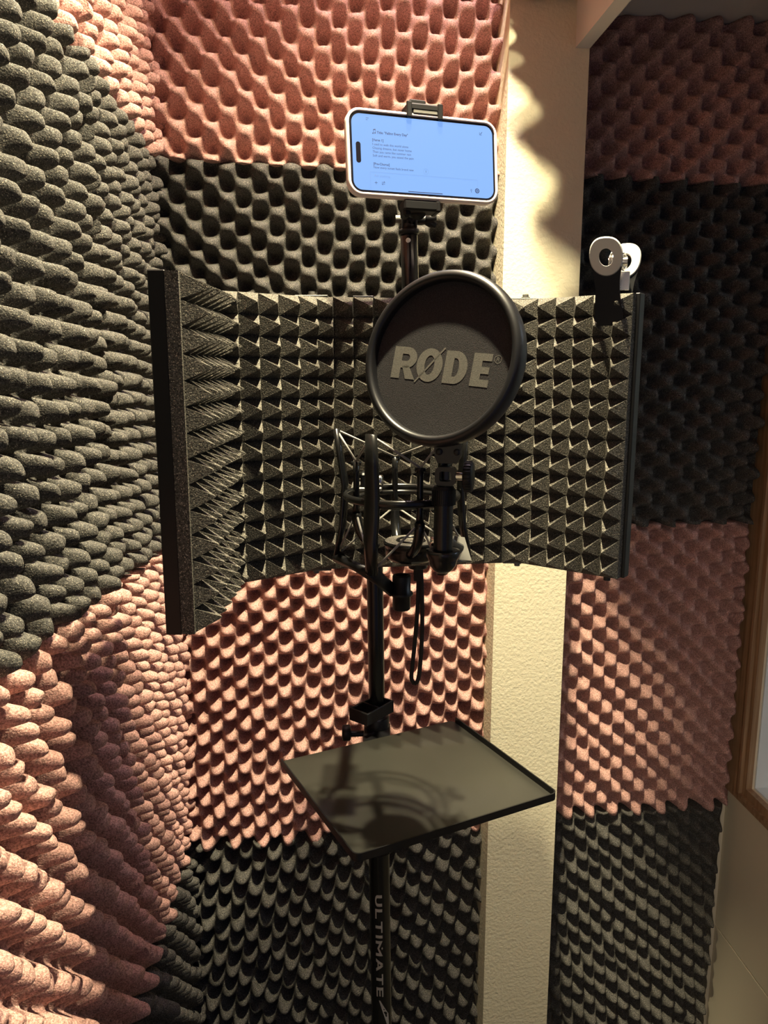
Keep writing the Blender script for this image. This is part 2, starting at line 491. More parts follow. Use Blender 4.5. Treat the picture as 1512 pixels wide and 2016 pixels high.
# left wall (s grows towards the viewer)
uL = -L_DIR
def lz(z, s, k): return z + k * s
sm_ = .44
for (za, ka, zb, kb, mi, Pv, nm) in (
        (Z1, .02, ZT, 0, 1, .047, 'pink'), (Z2, .07, Z1, .02, 0, .047, 'charcoal'),
        (Z3, .09, Z2, .07, 1, .046, 'pink'), (ZB, 0, Z3, .09, 0, .047, 'charcoal')):
    place = {(1, Z1): 'at the top of the left wall', (0, Z2): 'at mid height of the left wall',
             (1, Z3): 'on the left wall below the charcoal sheet', (0, ZB): 'at the bottom of the left wall'}[(mi, za)]
    for (sa, sb, wh, sd) in ((.0, sm_, 'next to the corner', 11), (sm_ + .001, 1.15, 'nearest the viewer', 31)):
        near = [(sa, lz(za, sa, ka) + .002), (sb, lz(za, sb, ka) + .002), (sb, lz(zb, sb, kb) - .002), (sa, lz(zb, sa, kb) - .002)]
        foam(LC, uL, nL, near, .049, Pv, K[mi], '%s egg crate foam %s, %s' % (nm, place, wh),
             amp=.046, base=.010, finger=True, ppp=20 if sd == 31 else 18, seed=sd + mi * 3 + int(abs(za) * 10), ph=(.1 * mi, .27), wob=.3)
# foam on the side of the beam (its ragged lower edge throws the scalloped shade on the column)
bo = Vector((b0.x, b0.y, EYE))
ub = Vector((.06, -1, 0)).normalized()
foam(bo - B_DIR * .035, ub, Vector((ub.y, -ub.x, 0)), [(.02, .540), (.72, .56), (.72, .92), (.02, .92)], .060, .056, K[1],
     'pink egg crate foam on the side of the ceiling beam', amp=.060, base=.042, seed=41)

# ------------------------------------------------------------------ ceiling spots
for P_, wh in zip(LAMPS, ('nearest the viewer', 'in the middle of the row', 'nearest the back wall')):
    t = thing('ceiling_spotlight', (P_.x, P_.y, CEIL), 'small round ceiling spotlight ' + wh, 'ceiling light', 'row of ceiling spotlights')
    mb = MB(); mb.lathe((P_.x, P_.y, CEIL), (0, 0, -1), [(.040, 0), (.040, .003), (.036, .004), (.030, .002)], 40)
    mb.build('trim_ring', M_silver, t)
    mb = MB(); mb.lathe((P_.x, P_.y, CEIL), (0, 0, -1), [(.030, .002), (.02, .003), (.0001, .0035)], 32)
    mb.build('lamp_lens', M_lampglass, t)

# ------------------------------------------------------------------ isolation shield
ST, SB = EYE + .083, EYE - .237
SP = [(-.185, .672), (-.183, .842), (-.083, .916), (.169, .952), (.280, .868)]
SP = [Vector((x, y, 0)) for x, y in SP]
shield = thing('isolation_shield', (0.043, .934, SB),
    'folding black isolation shield lined with grey pyramid foam, standing around the shock mount', 'isolation shield')
ncol = [7, 5, 11, 6]
rows = 14
def pyramid_lining(a, b, nc, over0=0, over1=0, lean=lambda i: 0):
    d = (b - a).normalized(); n = Vector((d.y, -d.x, 0))          # towards the viewer side
    L = (b - a).length - over0 - over1; a = a + d * over0
    mb = MB(); bt = .011; hp = .024
    cw = L / nc; rh = (ST - SB) / rows
    K_ = 4
    def P(s, z, h): return a + d * s + n * h + UP * z
    rs = random.Random(int(L * 1e5))
    for i in range(nc):
        for j in range(rows):
            s_, z_ = i * cw, SB + j * rh
            tip = P(s_ + lean(i) + cw * (.5 + rs.uniform(-.05, .05)), z_ + rh * (.5 + rs.uniform(-.05, .05)), bt + hp * rs.uniform(.93, 1.05))
            c = [P(s_, z_, bt), P(s_ + cw, z_, bt), P(s_ + cw, z_ + rh, bt), P(s_, z_ + rh, bt)]
            # slightly concave faces, blunted tip
            r = []
            for lev, pull in ((.5, .44), (.9, .87)):
                ring = []
                for k in range(4):
                    q = c[k].lerp(tip, pull) if lev < .6 else c[k].lerp(tip, .88)
                    ring.append(q)
                r.append(ring)
            vs = c + r[0] + r[1] + [tip - n * hp * .05]
            fs = []
            for k in range(4):
                k2 = (k + 1) % 4
                fs += [(k, k2, 4 + k2, 4 + k), (4 + k, 4 + k2, 8 + k2, 8 + k), (8 + k, 8 + k2, 12)]
            mb.add(vs, fs)
    # base slab of the foam
    E = .0
    q = [P(-E, SB, .0005), P(L + E, SB, .0005), P(L + E, SB, bt), P(-E, SB, bt)]
    q2 = [p + UP * (ST - SB) for p in q]
    mb.add(q + q2, [(3, 2, 1, 0), (4, 5, 6, 7), (0, 1, 5, 4), (1, 2, 6, 5), (3, 0, 4, 7)])
    return mb
for i in range(4):
    a, b = SP[i], SP[i + 1]
    d = (b - a).normalized(); n = Vector((d.y, -d.x, 0))
    o0 = .006 if i == 0 else 0; o1 = .006 if i == 3 else 0
    mb = MB()
    mid = (a + b) / 2
    Mx = Matrix((d, n, UP)).transposed()
    Lh = (b - a).length / 2
    mb.box(mid - n * .0045 + UP * (ST + SB) / 2, (Lh - .001, .0045, (ST - SB) / 2), Mx, .0012)
    if i in (0, 3):   # deep end cheek
        e = a if i == 0 else b
        mb.box(e - n * .007 + d * (.003 if i == 0 else -.003) + UP * (ST + SB) / 2, (.003, .0075, (ST - SB) / 2 + .001), Mx, .001)
    mb.build('shield_panel', M_black, shield)
    lin = pyramid_lining(a, b, ncol[i], .004 if i == 0 else 0.0005, .004 if i == 3 else .0005,
                         lean=(lambda k: (.0085 - .0004 * k) if k < 9 else (.002, -.001)[k - 9]) if i == 2 else (lambda k: 0))
    if i == 0:
        lin.box(a + d * .002 + n * .006 + UP * (ST + SB) / 2, (.002, .006, (ST - SB) / 2), Mx)
    lin.build('foam_lining', M_lining, shield)
# hinge bolts on top and below
for (p, dz) in ((SP[2], 1), (SP[3], 1), (SP[2], -1), (SP[3], -1)):
    z = ST if dz > 0 else SB
    q = Vector((p.x, p.y - .003, z))
    mb = MB()
    mb.box(q + UP * dz * .001, (.019, .007, .001), None, .0005)
    mb.cyl(q + UP * dz * .002, q + UP * dz * .0035, .0052, n=20)
    mb.cyl(q + UP * dz * .0035, q + UP * dz * .0065, .0036, n=6)
    o = mb.build('hinge_bolt', M_plate, shield)
mb = MB()
mb.box((-.0245, .955, ST + .0025), (.0125, .022, .0012), None, .0006)
mb.box((-.012, .970, ST - .10), (.012, .004, .103), None, .001)
mb.box((-.012, .967, SB + .10), (.03, .004, .03), None, .001)
mb.build('rear_bracket', M_black, shield)
for x in (-.183, .262):
    mb = MB(); mb.cyl((x, .69 if x < 0 else .875, SB), (x, .69 if x < 0 else .875, SB - .005), .004, n=12); mb.build('rubber_foot', M_rubber, shield)

# ------------------------------------------------------------------ microphone stand
PY = .985
def pole_x(z):           # slight lean of the pole
    return -.012 + (EYE - .272 - z) * .0125
def pp(dz): return Vector((pole_x(EYE + dz), PY, EYE + dz))
stand = thing('microphone_stand', (pole_x(0), PY, 0), 'black tubular microphone stand with white lettering down its lower tube', 'microphone stand')
mb = MB(); mb.cyl(pp(-.665), pp(.05), .0109, n=40, bev=.001); mb.build('upper_tube', M_tube, stand)
mb = MB(); mb.cyl(Vector((pole_x(.06), PY, .06)), pp(-.652), .0148, n=48); mb.build('lower_tube', M_tube, stand)
mb = MB()
mb.cyl(pp(-.668), pp(-.640), .0185, n=40, bev=.002)
mb.cyl(pp(-.640), pp(-.625), .0145, n=40, bev=.001)
for k in range(26):
    a = 2 * PI * k / 26
    p = pp(-.654) + Vector((math.cos(a), math.sin(a), 0)) * .0185
    mb.box(p, (.0011, .0008, .011), Matrix.Rotation(a, 3, 'Z'))
mb.build('height_collar', M_plastic, stand)
# cable clip ring on the tube
zc = EYE - .452
ctr = Vector((pole_x(zc), PY, zc))
dcl = Vector((-.62, -.78, 0)).normalized(); scl = Vector((dcl.y, -dcl.x, 0)) * -1
mb = MB()
Mx = Matrix((dcl, scl, UP)).transposed()
for sg in (-1, 1):
    mb.box(ctr + dcl * .010 + scl * sg * .0145, (.027, .0015, .0085), Mx, .0007)
mb.box(ctr + dcl * .0375, (.0018, .016, .0085), Mx, .0007)
mb.box(ctr + dcl * .0125, (.0015, .0145, .0085), Mx, .0005)
mb.box(ctr - dcl * .0155, (.0018, .016, .0085), Mx, .0007)
mb.build('cable_clip', M_plastic, stand)
# tripod base
mb = MB(); mb.cyl((pole_x(.1), PY, .05), (pole_x(.1), PY, .17), .022, n=32, bev=.003); mb.build('base_hub', M_plastic, stand)
for k in range(3):
    a = R(90 + 120 * k)
    dx = Vector((math.cos(a), math.sin(a), 0))
    f = Vector((pole_x(0), PY, 0)) + dx * .26 + UP * .012
    mb = MB(); mb.cyl(Vector((pole_x(.1), PY, .14)) + dx * .018, f, .009, n=16, bev=.001); lg = mb.build('leg', M_tube, stand)
    mb = MB(); mb.cyl(f - dx * .02 + UP * .006, f + dx * .012, .0125, n=16, bev=.002); mb.build('rubber_foot', M_rubber, lg)

# flat lettering made of bars and arcs -------------------------------------------
def strip2(pts, w):
    out = []
    for i in range(len(pts) - 1):
        (x0, y0), (x1, y1) = pts[i], pts[i + 1]
        L = math.hypot(x1 - x0, y1 - y0) or 1
        nx, ny = -(y1 - y0) / L * w / 2, (x1 - x0) / L * w / 2
        out.append([(x0 + nx, y0 + ny), (x0 - nx, y0 - ny), (x1 - nx, y1 - ny), (x1 + nx, y1 + ny)])
    return out
def ringq(cx, cy, rx, ry, ix, iy, a0, a1, n=20):
    out = []
    for i in range(n):
        a, b = R(a0 + (a1 - a0) * i / n), R(a0 + (a1 - a0) * (i + 1) / n)
        out.append([(cx + rx * math.cos(a), cy + ry * math.sin(a)), (cx + rx * math.cos(b), cy + ry * math.sin(b)),
                    (cx + ix * math.cos(b), cy + iy * math.sin(b)), (cx + ix * math.cos(a), cy + iy * math.sin(a))])
    return out
def rect(x0, y0, x1, y1): return [[(x0, y0), (x1, y0), (x1, y1), (x0, y1)]]
def glyph(ch):
    """quads of a heavy capital, unit height; returns (width, quads)"""
    t = .29
    if ch == 'R':
        q = rect(0, 0, t, 1) + rect(t, 1 - .22, .45, 1) + rect(t, .34, .45, .56)
        q += ringq(.45, .67, .34, .33, .10, .11, -90, 90)
        q += [[(.33, .40), (.56, .42), (.82, 0), (.50, 0)]]
        return .82, q
    if ch == 'D':
        q = rect(0, 0, t, 1) + rect(t, .78, .36, 1) + rect(t, 0, .36, .22)
        return .76, q + ringq(.36, .5, .40, .5, .12, .28, -90, 90, 28)
    if ch == 'E':
        return .58, rect(0, 0, t, 1) + rect(t, .78, .58, 1) + rect(t, .39, .54, .60) + rect(t, 0, .58, .22)
    if ch == 'O':
        q = ringq(.43, .5, .43, .52, .16, .30, 0, 360, 40)
        return .86, q + strip2([(.02, -.07), (.86, 1.07)], .05)
def thin_glyph(ch, t=.19):
    if ch == 'U':
        return .72, rect(0, .3, t, 1) + rect(.72 - t, .3, .72, 1) + ringq(.36, .34, .36, .34, .36 - t, .34 - t, 180, 360)
    if ch == 'L': return .62, rect(0, 0, t, 1) + rect(t, 0, .62, t)
    if ch == 'T': return .72, rect(.36 - t / 2, 0, .36 + t / 2, 1 - t) + rect(0, 1 - t, .72, 1)
    if ch == 'I': return t, rect(0, 0, t, 1)
    if ch == 'M':
        return .98, rect(0, 0, t, .8) + rect(.98 - t, 0, .98, .8) + [[(0, 1.0), (0, .7), (.49, .22), (.49, .5)],
               [(.98, 1.0), (.98, .7), (.49, .22), (.49, .5)], [(.40, .92), (.49, .80), (.58, .92), (.49, 1.04)]]
    if ch == 'A':
        return .84, [[(0, 0), (.2, 0), (.52, 1), (.32, 1)], [(.84, 0), (.64, 0), (.32, 1), (.52, 1)]] + rect(.2, .22, .64, .38)
    if ch == 'E': return .62, rect(0, 0, t, 1) + rect(t, 1 - t, .62, 1) + rect(t, .41, .58, .59) + rect(t, 0, .62, t)
# ULTIMATE wraps on the tube: reads from top to bottom
mb = MB()
th = .0098; LW = 2.55; z = EYE - .728
a_c = R(-90 - 6)
rt = .0149
for ch in 'ULTIMATE':
    w, qs = thin_glyph(ch)
    for q in qs:
        # split along the curved direction for a snug fit
        vs = []; K5 = 6
        for i in range(K5 + 1):
            for j in range(K5 + 1):
                u_, v_ = i / K5, j / K5
                x = (q[0][0]*(1-u_) + q[1][0]*u_)*(1-v_) + (q[3][0]*(1-u_) + q[2][0]*u_)*v_
                y = (q[0][1]*(1-u_) + q[1][1]*u_)*(1-v_) + (q[3][1]*(1-u_) + q[2][1]*u_)*v_
                zz = z - x * th * LW
                ang = a_c + ((y - .5) * th) / rt
                vs.append(Vector((pole_x(zz), PY, zz)) + Vector((math.cos(ang), math.sin(ang), 0)) * (rt + .0004))
        mb.add(vs, [(i*(K5+1)+j, (i+1)*(K5+1)+j, (i+1)*(K5+1)+j+1, i*(K5+1)+j+1) for i in range(K5) for j in range(K5)])
    z -= (w + .17) * th * LW
mb.build('lettering', M_letter, stand)
mb = MB()
for i in range(8):
    q = []
    for (f, e) in ((i / 8, 0), ((i + 1) / 8, 0), ((i + 1) / 8, 1), (i / 8, 1)):
        zz = z - .002 - f * .05
        ang = a_c + (-.10 + .9 * f + (.12 + .75 * (1 - abs(2 * f - 1)) * .5) * e)
        q.append(Vector((pole_x(zz), PY, zz)) + Vector((math.cos(ang), math.sin(ang), 0)) * (rt + .0003))
    mb.add(q, [(0, 1, 2, 3)])
mb.build('emblem', M_letter, stand)

# ------------------------------------------------------------------ tray
TZ = EYE - .477
TL_, TB_, TR_, TF_ = [Vector((x * .477, y * .477, TZ)) for x, y in
                      ((-.2652, 1.869), (.2202, 2.0916), (.3995, 1.669), (-.0743, 1.4269))]
tray = thing('clamp_on_tray', (.03, .84, TZ), 'black metal clamp-on tray with raised lips on three sides, fixed to the stand', 'tray')
ex = (TR_ - TF_).normalized(); ey = (TB_ - TR_).normalized(); ey = (ey - ex * ey.dot(ex)).normalized()
ctr = (TL_ + TB_ + TR_ + TF_) / 4
w, h = (TR_ - TF_).length, (TB_ - TR_).length
w = (w + (TB_ - TL_).length) / 2; h = (h + (TL_ - TF_).length) / 2
def outline(w, h, r):
    return [(x, y) for x, y in rrect(w, h, r, 6)]
mb = MB()
out = outline(w, h, .008)
inn = outline(w - .003, h - .003, .007)
def P3(p, z): return ctr + ex * p[0] + ey * p[1] + UP * z
n = len(out)
vs = [P3(p, -.0012) for p in out] + [P3(p, 0) for p in inn]
mb.add(vs, [tuple(range(n))[::-1], tuple(range(n, 2 * n))])
mb.build('tray_plate', M_tray, tray)
# lip along front, left and right: skip the back edge (ey = +h/2)
mb = MB()
lip = .0075
keep = [i for i in range(n)]
for i in range(n):
    j = (i + 1) % n
    if out[i][1] > h / 2 - .0085 and out[j][1] > h / 2 - .0085: continue
    a, b, c, d = out[i], out[j], inn[j], inn[i]
    mb.add([P3(a, -.0012), P3(b, -.0012), P3(b, lip), P3(a, lip), P3(d, lip), P3(c, lip), P3(c, 0), P3(d, 0)],
           [(0, 1, 2, 3), (3, 2, 5, 4), (4, 5, 6, 7)])
mb.build('tray_lip', M_black, tray)
mb = MB()
pz = Vector((pole_x(TZ), PY, TZ))
mb.box(pz + Vector((0, -.02, -.006)), (.018, .03, .0035), None, .001)
mb.cyl(pz + UP * -.02, pz + UP * .012, .0165, n=32, bev=.001)
mb.cyl(pz + Vector((-.012, -.002, -.012)), pz + Vector((-.036, -.004, -.012)), .004, n=16)
mb.build('tube_clamp', M_plastic, tray)
mb = MB()
kp = pz + Vector((-.036, -.004, -.010))
mb.cyl(kp, kp + Vector((-.012, -.001, 0)), .011, n=20, bev=.002)
mb.build('clamp_knob', M_plastic, tray)

# ------------------------------------------------------------------ shock mount
MC = Vector((.0175, .752, EYE - .121))
mount = thing('shock_mount', (MC.x, MC.y, EYE - .236), 'empty black microphone shock mount with crossed elastic cords, in front of the shield', 'shock mount')
def circ(c, r, n=64): return [c + Vector((math.cos(2*PI*i/n), math.sin(2*PI*i/n), 0)) * r for i in range(n)]
mb = MB(); mb.tube(circ(MC, .0555), .0038, n=12, closed=True, flat=.0026, up=(0, 0, 1)); mb.build('outer_ring', M_tube, mount)
mb = MB(); mb.tube(circ(MC + UP * -.004, .0465), .0026, n=10, closed=True); mb.build('inner_ring', M_tube, mount)
arms = [(-.0285, -.0485, 0), (-.0570, .018, 1), (.060, .018, 2), (.037, -.0460, 3)]
tops = []; bots = []
for (dx, dy, k) in arms:
    d = Vector((dx, dy, 0)); dn = d.normalized()
    m_ = MC + d
    flare = .0085 if k == 1 else (.004 if k else .0015)
    top = m_ + dn * flare + UP * .064
    bot = m_ + dn * (.010 if k in (1, 2) else .001) + UP * -.068
    tops.append(top); bots.append(bot)
    mb = MB()
    pts = [top, m_ + dn * flare * .5 + UP * .035, m_ + UP * .008, m_ + dn * .001 + UP * -.012, m_ + dn * .003 + UP * -.035, bot]
    rr = .0078 if k in (0, 3) else .0062
    mb.tube(pts, [rr * .75, rr * .95, rr * 1.05, rr * 1.1, rr, rr * .8], n=12, flat=rr * .55, up=tuple(Vector((-dn.y, dn.x, 0))))
    mb.build('arm', M_tube, mount)
posts = [Vector((.0335, MC.y - .046, 0)), Vector((.0115, MC.y + .046, 0)), Vector((-.0275, MC.y + .004, 0)), Vector((.062, MC.y, 0))]
pt_, pb_ = EYE - .089, EYE - .140
for p in posts:
    mb = MB()
    a = Vector((p.x, p.y, pt_)); b = Vector((p.x, p.y, pb_))
    mb.tube([a, a + UP * -.012, b + UP * .012, b], [.0036, .0030, .0032, .0038], n=10)
    mb.lathe(a + Vector((-.005, 0, -.001)), (1, 0, 0), [(.0001, 0), (.0022, 0), (.0022, .010), (.0001, .010)], 10)
    c = Vector((MC.x, MC.y, EYE - .176))
    rim = c + (Vector((p.x, p.y, 0)) - Vector((MC.x, MC.y, 0))).normalized() * .024
    mb.tube(bez(b, b + UP * -.025, rim, 8), .0050, n=10)
    mb.build('cradle_post', M_tube, mount)
mb = MB()
c = Vector((MC.x + .0095, MC.y, EYE - .186))
mb.lathe(c, (0, 0, 1), [(.0001, 0), (.022, 0), (.0255, .004), (.0265, .012), (.0265, .015), (.0275, .0155), (.0275, .0185), (.0262, .0195)], 48)
mb.build('cradle_cup', M_tube, mount)
mb = MB(); mb.lathe(c, (0, 0, 1), [(.0262, .0192), (.0150, .0192)], 48); mb.lathe(c, (0, 0, 1), [(.0115, .0192), (.0001, .0192)], 40)
mb.build('cup_pad', M_lining, mount)
mb = MB(); mb.tube(circ(c + UP * .0196, .0132, 48), .0012, n=8, closed=True); mb.build('cup_ring', M_tube, mount)
# elastic cords: top and bottom zig zag
PT = [Vector((p.x, p.y, pt_ + .001)) for p in posts]; PB = [Vector((p.x, p.y, pb_)) for p in posts]
for (i, j) in ((0, 0), (0, 2), (1, 2), (1, 1), (2, 1), (2, 3), (3, 3), (3, 0)):
    mb = MB(); mb.tube([tops[i] + UP * -.001, PT[j]], .00115, n=8); mb.build('elastic_cord', M_elastic, mount)
    mb = MB(); mb.tube([bots[i] + UP * .002, PB[j]], .00115, n=8); mb.build('elastic_cord', M_elastic, mount)
# swivel joint at the left back, reaching the shield
mb = MB()
sw = pt(748, 946, .79)
mb.box(pt(722, 958, .80), (.016, .022, .0022), None, .001)
mb.build('swivel_plate', M_plate, mount)
mb = MB(); mb.cyl(sw + Vector((-.003, .0, 0)), sw + Vector((.003, -.001, 0)), .0062, n=24, bev=.001); mb.build('swivel_screw', M_silver, mount)
mb = MB()
mb.box(sw + Vector((-.012, .0, 0)), (.008, .010, .009), None, .002)
mb.cyl(sw + Vector((-.012, .01, 0)), Vector((-.010, .93, sw.z)), .006, n=16)
mb.build('swivel_joint', M_plastic, mount)
# lower fork to the thread adaptor
kn = Vector((MC.x, .742, 0)); kz0, kz1 = EYE - .2355, EYE - .200
mb = MB()
for (src, off) in ((bots[0], 0), (bots[1], 1)):
    a = Vector((src.x, src.y, EYE - .190)); b = Vector((kn.x - .008, kn.y + .004 * off, EYE - .2165))
    mb.tube([a + UP * .004, a.lerp(b, .5) + UP * .001, b], .0065, n=8, flat=.0022, up=(0, -.4, 1))
mb.tube([Vector((bots[0].x, bots[0].y, EYE - .188)), Vector((bots[1].x, bots[1].y, EYE - .190))], .005, n=8)
mb.build('lower_fork', M_plastic, mount)
mb = MB()
K0 = Vector((kn.x, kn.y, kz0))
mb.lathe(K0, (0, 0, 1), [(.0001, 0), (.0080, 0), (.0090, .001), (.0090, .0145), (.0112, .015), (.0118, .0165), (.0112, .018),
                         (.0092, .0185), (.0092, .0345), (.0084, .0355), (.006, .0355), (.006, .03), (.0001, .03)], 40)
mb.build('thread_adaptor', M_plastic, mount)

# ------------------------------------------------------------------ pop filter
yaw = R(33)
pn = Vector((-math.sin(yaw), -math.cos(yaw), 0.20)).normalized(); pr = Vector((math.cos(yaw), -math.sin(yaw), 0))
roll = R(5.0)
pu = pn.cross(pr) * -1
if pu.z < 0: pu = -pu
rX = (pr * math.cos(roll) - pu * math.sin(roll)); rY = (pu * math.cos(roll) + pr * math.sin(roll))
PC = pt(868, 706, .700)
popf = thing('pop_filter', (PC.x, PC.y, PC.z - .20), 'round black pop filter with grey brand lettering, clamped in front of the shock mount', 'pop filter')
RO_ = .0790
mb = MB()
prof = [(.0690, -.010), (.0690, -.0055), (.0695, .0035), (.0705, .0062), (.0725, .0075), (.0755, .0070), (.0780, .0045),
        (RO_, .001), (RO_, -.005), (.0780, -.009), (.0745, -.0115), (.0700, -.0115), (.0690, -.010)]
mb.lathe(PC, pn, prof, 128)
mb.build('filter_rim', M_rim, popf)
mb = MB()
mb.lathe(PC, pn, [(.0695, -.0020), (.055, -.0020), (.03, -.0020), (.0001, -.0020)], 96)
mb.lathe(PC, pn, [(.0695, -.0085), (.0001, -.0085)], 96)
mb.build('filter_mesh', M_mesh, popf)
mb = MB()
H_ = .0292
T0 = PC + pn * (-.0020 + .0003)
x = -.0508; y0 = -.0064 - H_ / 2
xs = {'R': -.0508, 'O': -.0250, 'D': .0040, 'E': .0316}
sx = {'R': 1.09, 'O': 1.07, 'D': 1.04, 'E': 1.06}
for ch in 'RODE':
    w_, qs = glyph(ch)
    for q in qs:
        vs = [T0 + rX * (xs[ch] + px_ * H_ * sx[ch]) + rY * (y0 + py_ * H_) for px_, py_ in q]
        mb.add(vs, [(0, 1, 2, 3)])
cxr, cyr = .0548, y0 + H_ * .86
for q in ringq(cxr, cyr, .0036, .0036, .0031, .0031, 0, 360, 32):
    mb.add([T0 + rX * a + rY * b for a, b in q], [(0, 1, 2, 3)])
for q in rect(-.0011, -.0018, -.0006, .0018) + ringq(.0002, .0008, .0011, .0010, .0006, .0005, -90, 90, 10) + \
         rect(-.0008, .0013, .0002, .0018) + rect(-.0008, -.0002, .0002, .0003) + [[(.0001, 0), (.0006, 0), (.0013, -.0018), (.0008, -.0018)]]:
    mb.add([T0 + rX * (cxr + a) + rY * (cyr + b) for a, b in q], [(0, 1, 2, 3)])
mb.build('printed_logo', M_print, popf)
# bracket under the rim
J = pt(882, 893, .690)
mb = MB()
poly = [(-.0125, .014), (.0125, .014), (.0115, -.003), (.0085, -.0085), (-.0085, -.0085), (-.0115, -.003)]
Jn = Vector((-.25, -.97, 0)).normalized(); Jr = Vector((.97, -.25, 0)).normalized()
mb.prism(poly, J, Jr, UP, Jn, .004); mb.prism(poly, J - Jn * .006, Jr, UP, Jn, .004)
br = mb.build('rim_bracket', M_rim, popf)
for sx_ in (-.0072, .0088):
    mb = MB(); c_ = J + Jr * sx_ + Jn * .004 + UP * .002
    mb.cyl(c_, c_ + Jn * .0022, .0030, n=20, bev=.0004)
    mb.cyl(c_ + Jn * .0022, c_ + Jn * .0026, .0014, n=6)
    mb.build('bracket_screw', M_black, popf)
# knuckle with knob
Kc = pt(878, 937, .690)
mb = MB()
ol = rrect(.0185, .0170, .0045, 5); il = rrect(.0105, .0090, .002, 5)
vs = []
nO = len(ol)
for q, d_ in ((ol, .005), (ol, -.005), (il, .005), (il, -.005)):
    vs += [Kc + Jr * x_ + UP * y_ + Jn * d_ for x_, y_ in q]
fs = []
for i in range(nO):
    j = (i + 1) % nO
    fs += [(i, j, nO + j, nO + i), (i, 2*nO + i, 2*nO + j, j), (nO + i, nO + j, 3*nO + j, 3*nO + i), (2*nO + i, 3*nO + i, 3*nO + j, 2*nO + j)]
mb.add(vs, fs)
mb.box(Kc + UP * .0015, (.0022, .0042, .005), None, .0006)
mb.cyl(Kc + UP * -.006, Kc + UP * -.0165, .0042, n=16)
mb.build('knuckle', M_rim, popf)
mb = MB(); mb.cyl(Kc + Jr * .008, Kc + Jr * .0185, .0036, n=20); mb.build('knob_pin', M_silver, popf)
mb = MB()
kdir = Jr
mb.lathe(Kc + Jr * .0165, kdir, [(.0001, 0), (.0125, 0), (.0138, .0012), (.0138, .0065), (.0128, .0080), (.0001, .0080)], 40)
for i in range(28):
    a = 2 * PI * i / 28
    rad = UP * math.cos(a) + Jn * math.sin(a)
    mb.cyl(Kc + Jr * .0175 + rad * .0138, Kc + Jr * .0235 + rad * .0138, .0006, n=6)
mb.build('knob', M_plastic, popf)
# knurled collar, barrel, cup
zt = pt(873, 957, .690).z; zcol = pt(873, 993, .690).z; zb_ = pt(874, 1083, .690).z; ze = pt(874, 1129, .690).z
bx = pt(873, 1020, .690).x; by = .690
mb = MB(); mb.cyl((bx, by, zcol), (bx, by, zt - .003), .0103, n=40)
mb.cyl((bx, by, zt - .003), (bx, by, zt), .0103, r2=.0090, n=40)
for i in range(36):
    a = 2 * PI * i / 36
    mb.box((bx + math.cos(a) * .0103, by + math.sin(a) * .0103, (zcol + zt - .003) / 2), (.0006, .0005, (zt - .003 - zcol) / 2), Matrix.Rotation(a, 3, 'Z'))
mb.build('knurled_collar', M_plastic, popf)
mb = MB(); mb.cyl((bx, by, zb_ - .002), (bx, by, zcol), .0088, n=40); mb.build('barrel', M_tube, popf)
mb = MB()
hh = zb_ - ze
mb.lathe((bx, by, ze), (0, 0, 1), [(.0001, 0), (.005, .0006), (.0092, hh * .18), (.0122, hh * .38), (.0134, hh * .60), (.0136, hh * .64),
        (.0155, hh * .78), (.0160, hh * .9), (.0158, hh), (.0120, hh + .0006), (.0085, hh * .97)], 48)
mb.build('end_cup', M_tube, popf)
mb = MB(); q_ = pt(851, 1066, .705); mb.cyl(q_ + Vector((-.002, 0, 0)), q_ + Vector((.008, 0, 0)), .0048, n=24, bev=.0006); mb.build('side_screw', M_silver, popf)
mb = MB()
q_ = pt(907, 1078, .735)
mb.prism([(-.011, -.012), (.010, -.014), (.004, .010), (-.010, .012)], q_, (1, 0, 0), (0, .5, .86), (0, -.86, .5), .002)
mb.tube([pt(893, 1106, .73), pt(925, 1104, .75)], .0016, n=8)
mb.tube([(bx, by, zb_ + .006), (bx + .004, by + .03, zb_ + .004), q_], .004, n=10)
mb.build('support_plate', M_plate, popf)

# ------------------------------------------------------------------ selfie stick with clamp and strap
SY = .972
stick = thing('phone_stick', (.044, SY, EYE - .262), 'black telescopic phone stick with a white button, rising behind the shield', 'phone stick')
st = pt(805, 452, SY); sb_ = pt(823, 1118, SY)
mb = MB(); mb.cyl(sb_, sb_.lerp(st, .45), .0125, n=32, bev=.001); mb.build('handle', M_plastic, stick)
mb = MB(); mb.cyl(sb_.lerp(st, .44), st, .0104, n=40, bev=.0005); mb.build('extension_tube', M_tube, stick)
mb = MB(); ax = (st - sb_).normalized()
mb.lathe(st - ax * .006, ax, [(.0104, 0), (.0126, .0008), (.0126, .005), (.0118, .0062), (.0095, .0066), (.0090, .010)], 40)
mb.build('tube_collar', M_plastic, stick)
mb = MB(); bt_ = pt(804, 473, SY - .0098); mb.lathe(bt_ + Vector((0, .001, 0)), (0, -1, 0), [(.0032, 0), (.0030, .0014), (.0018, .002), (.0001, .0021)], 24, ref=(0, 0, 1))
mb.build('shutter_button', M_button, stick)
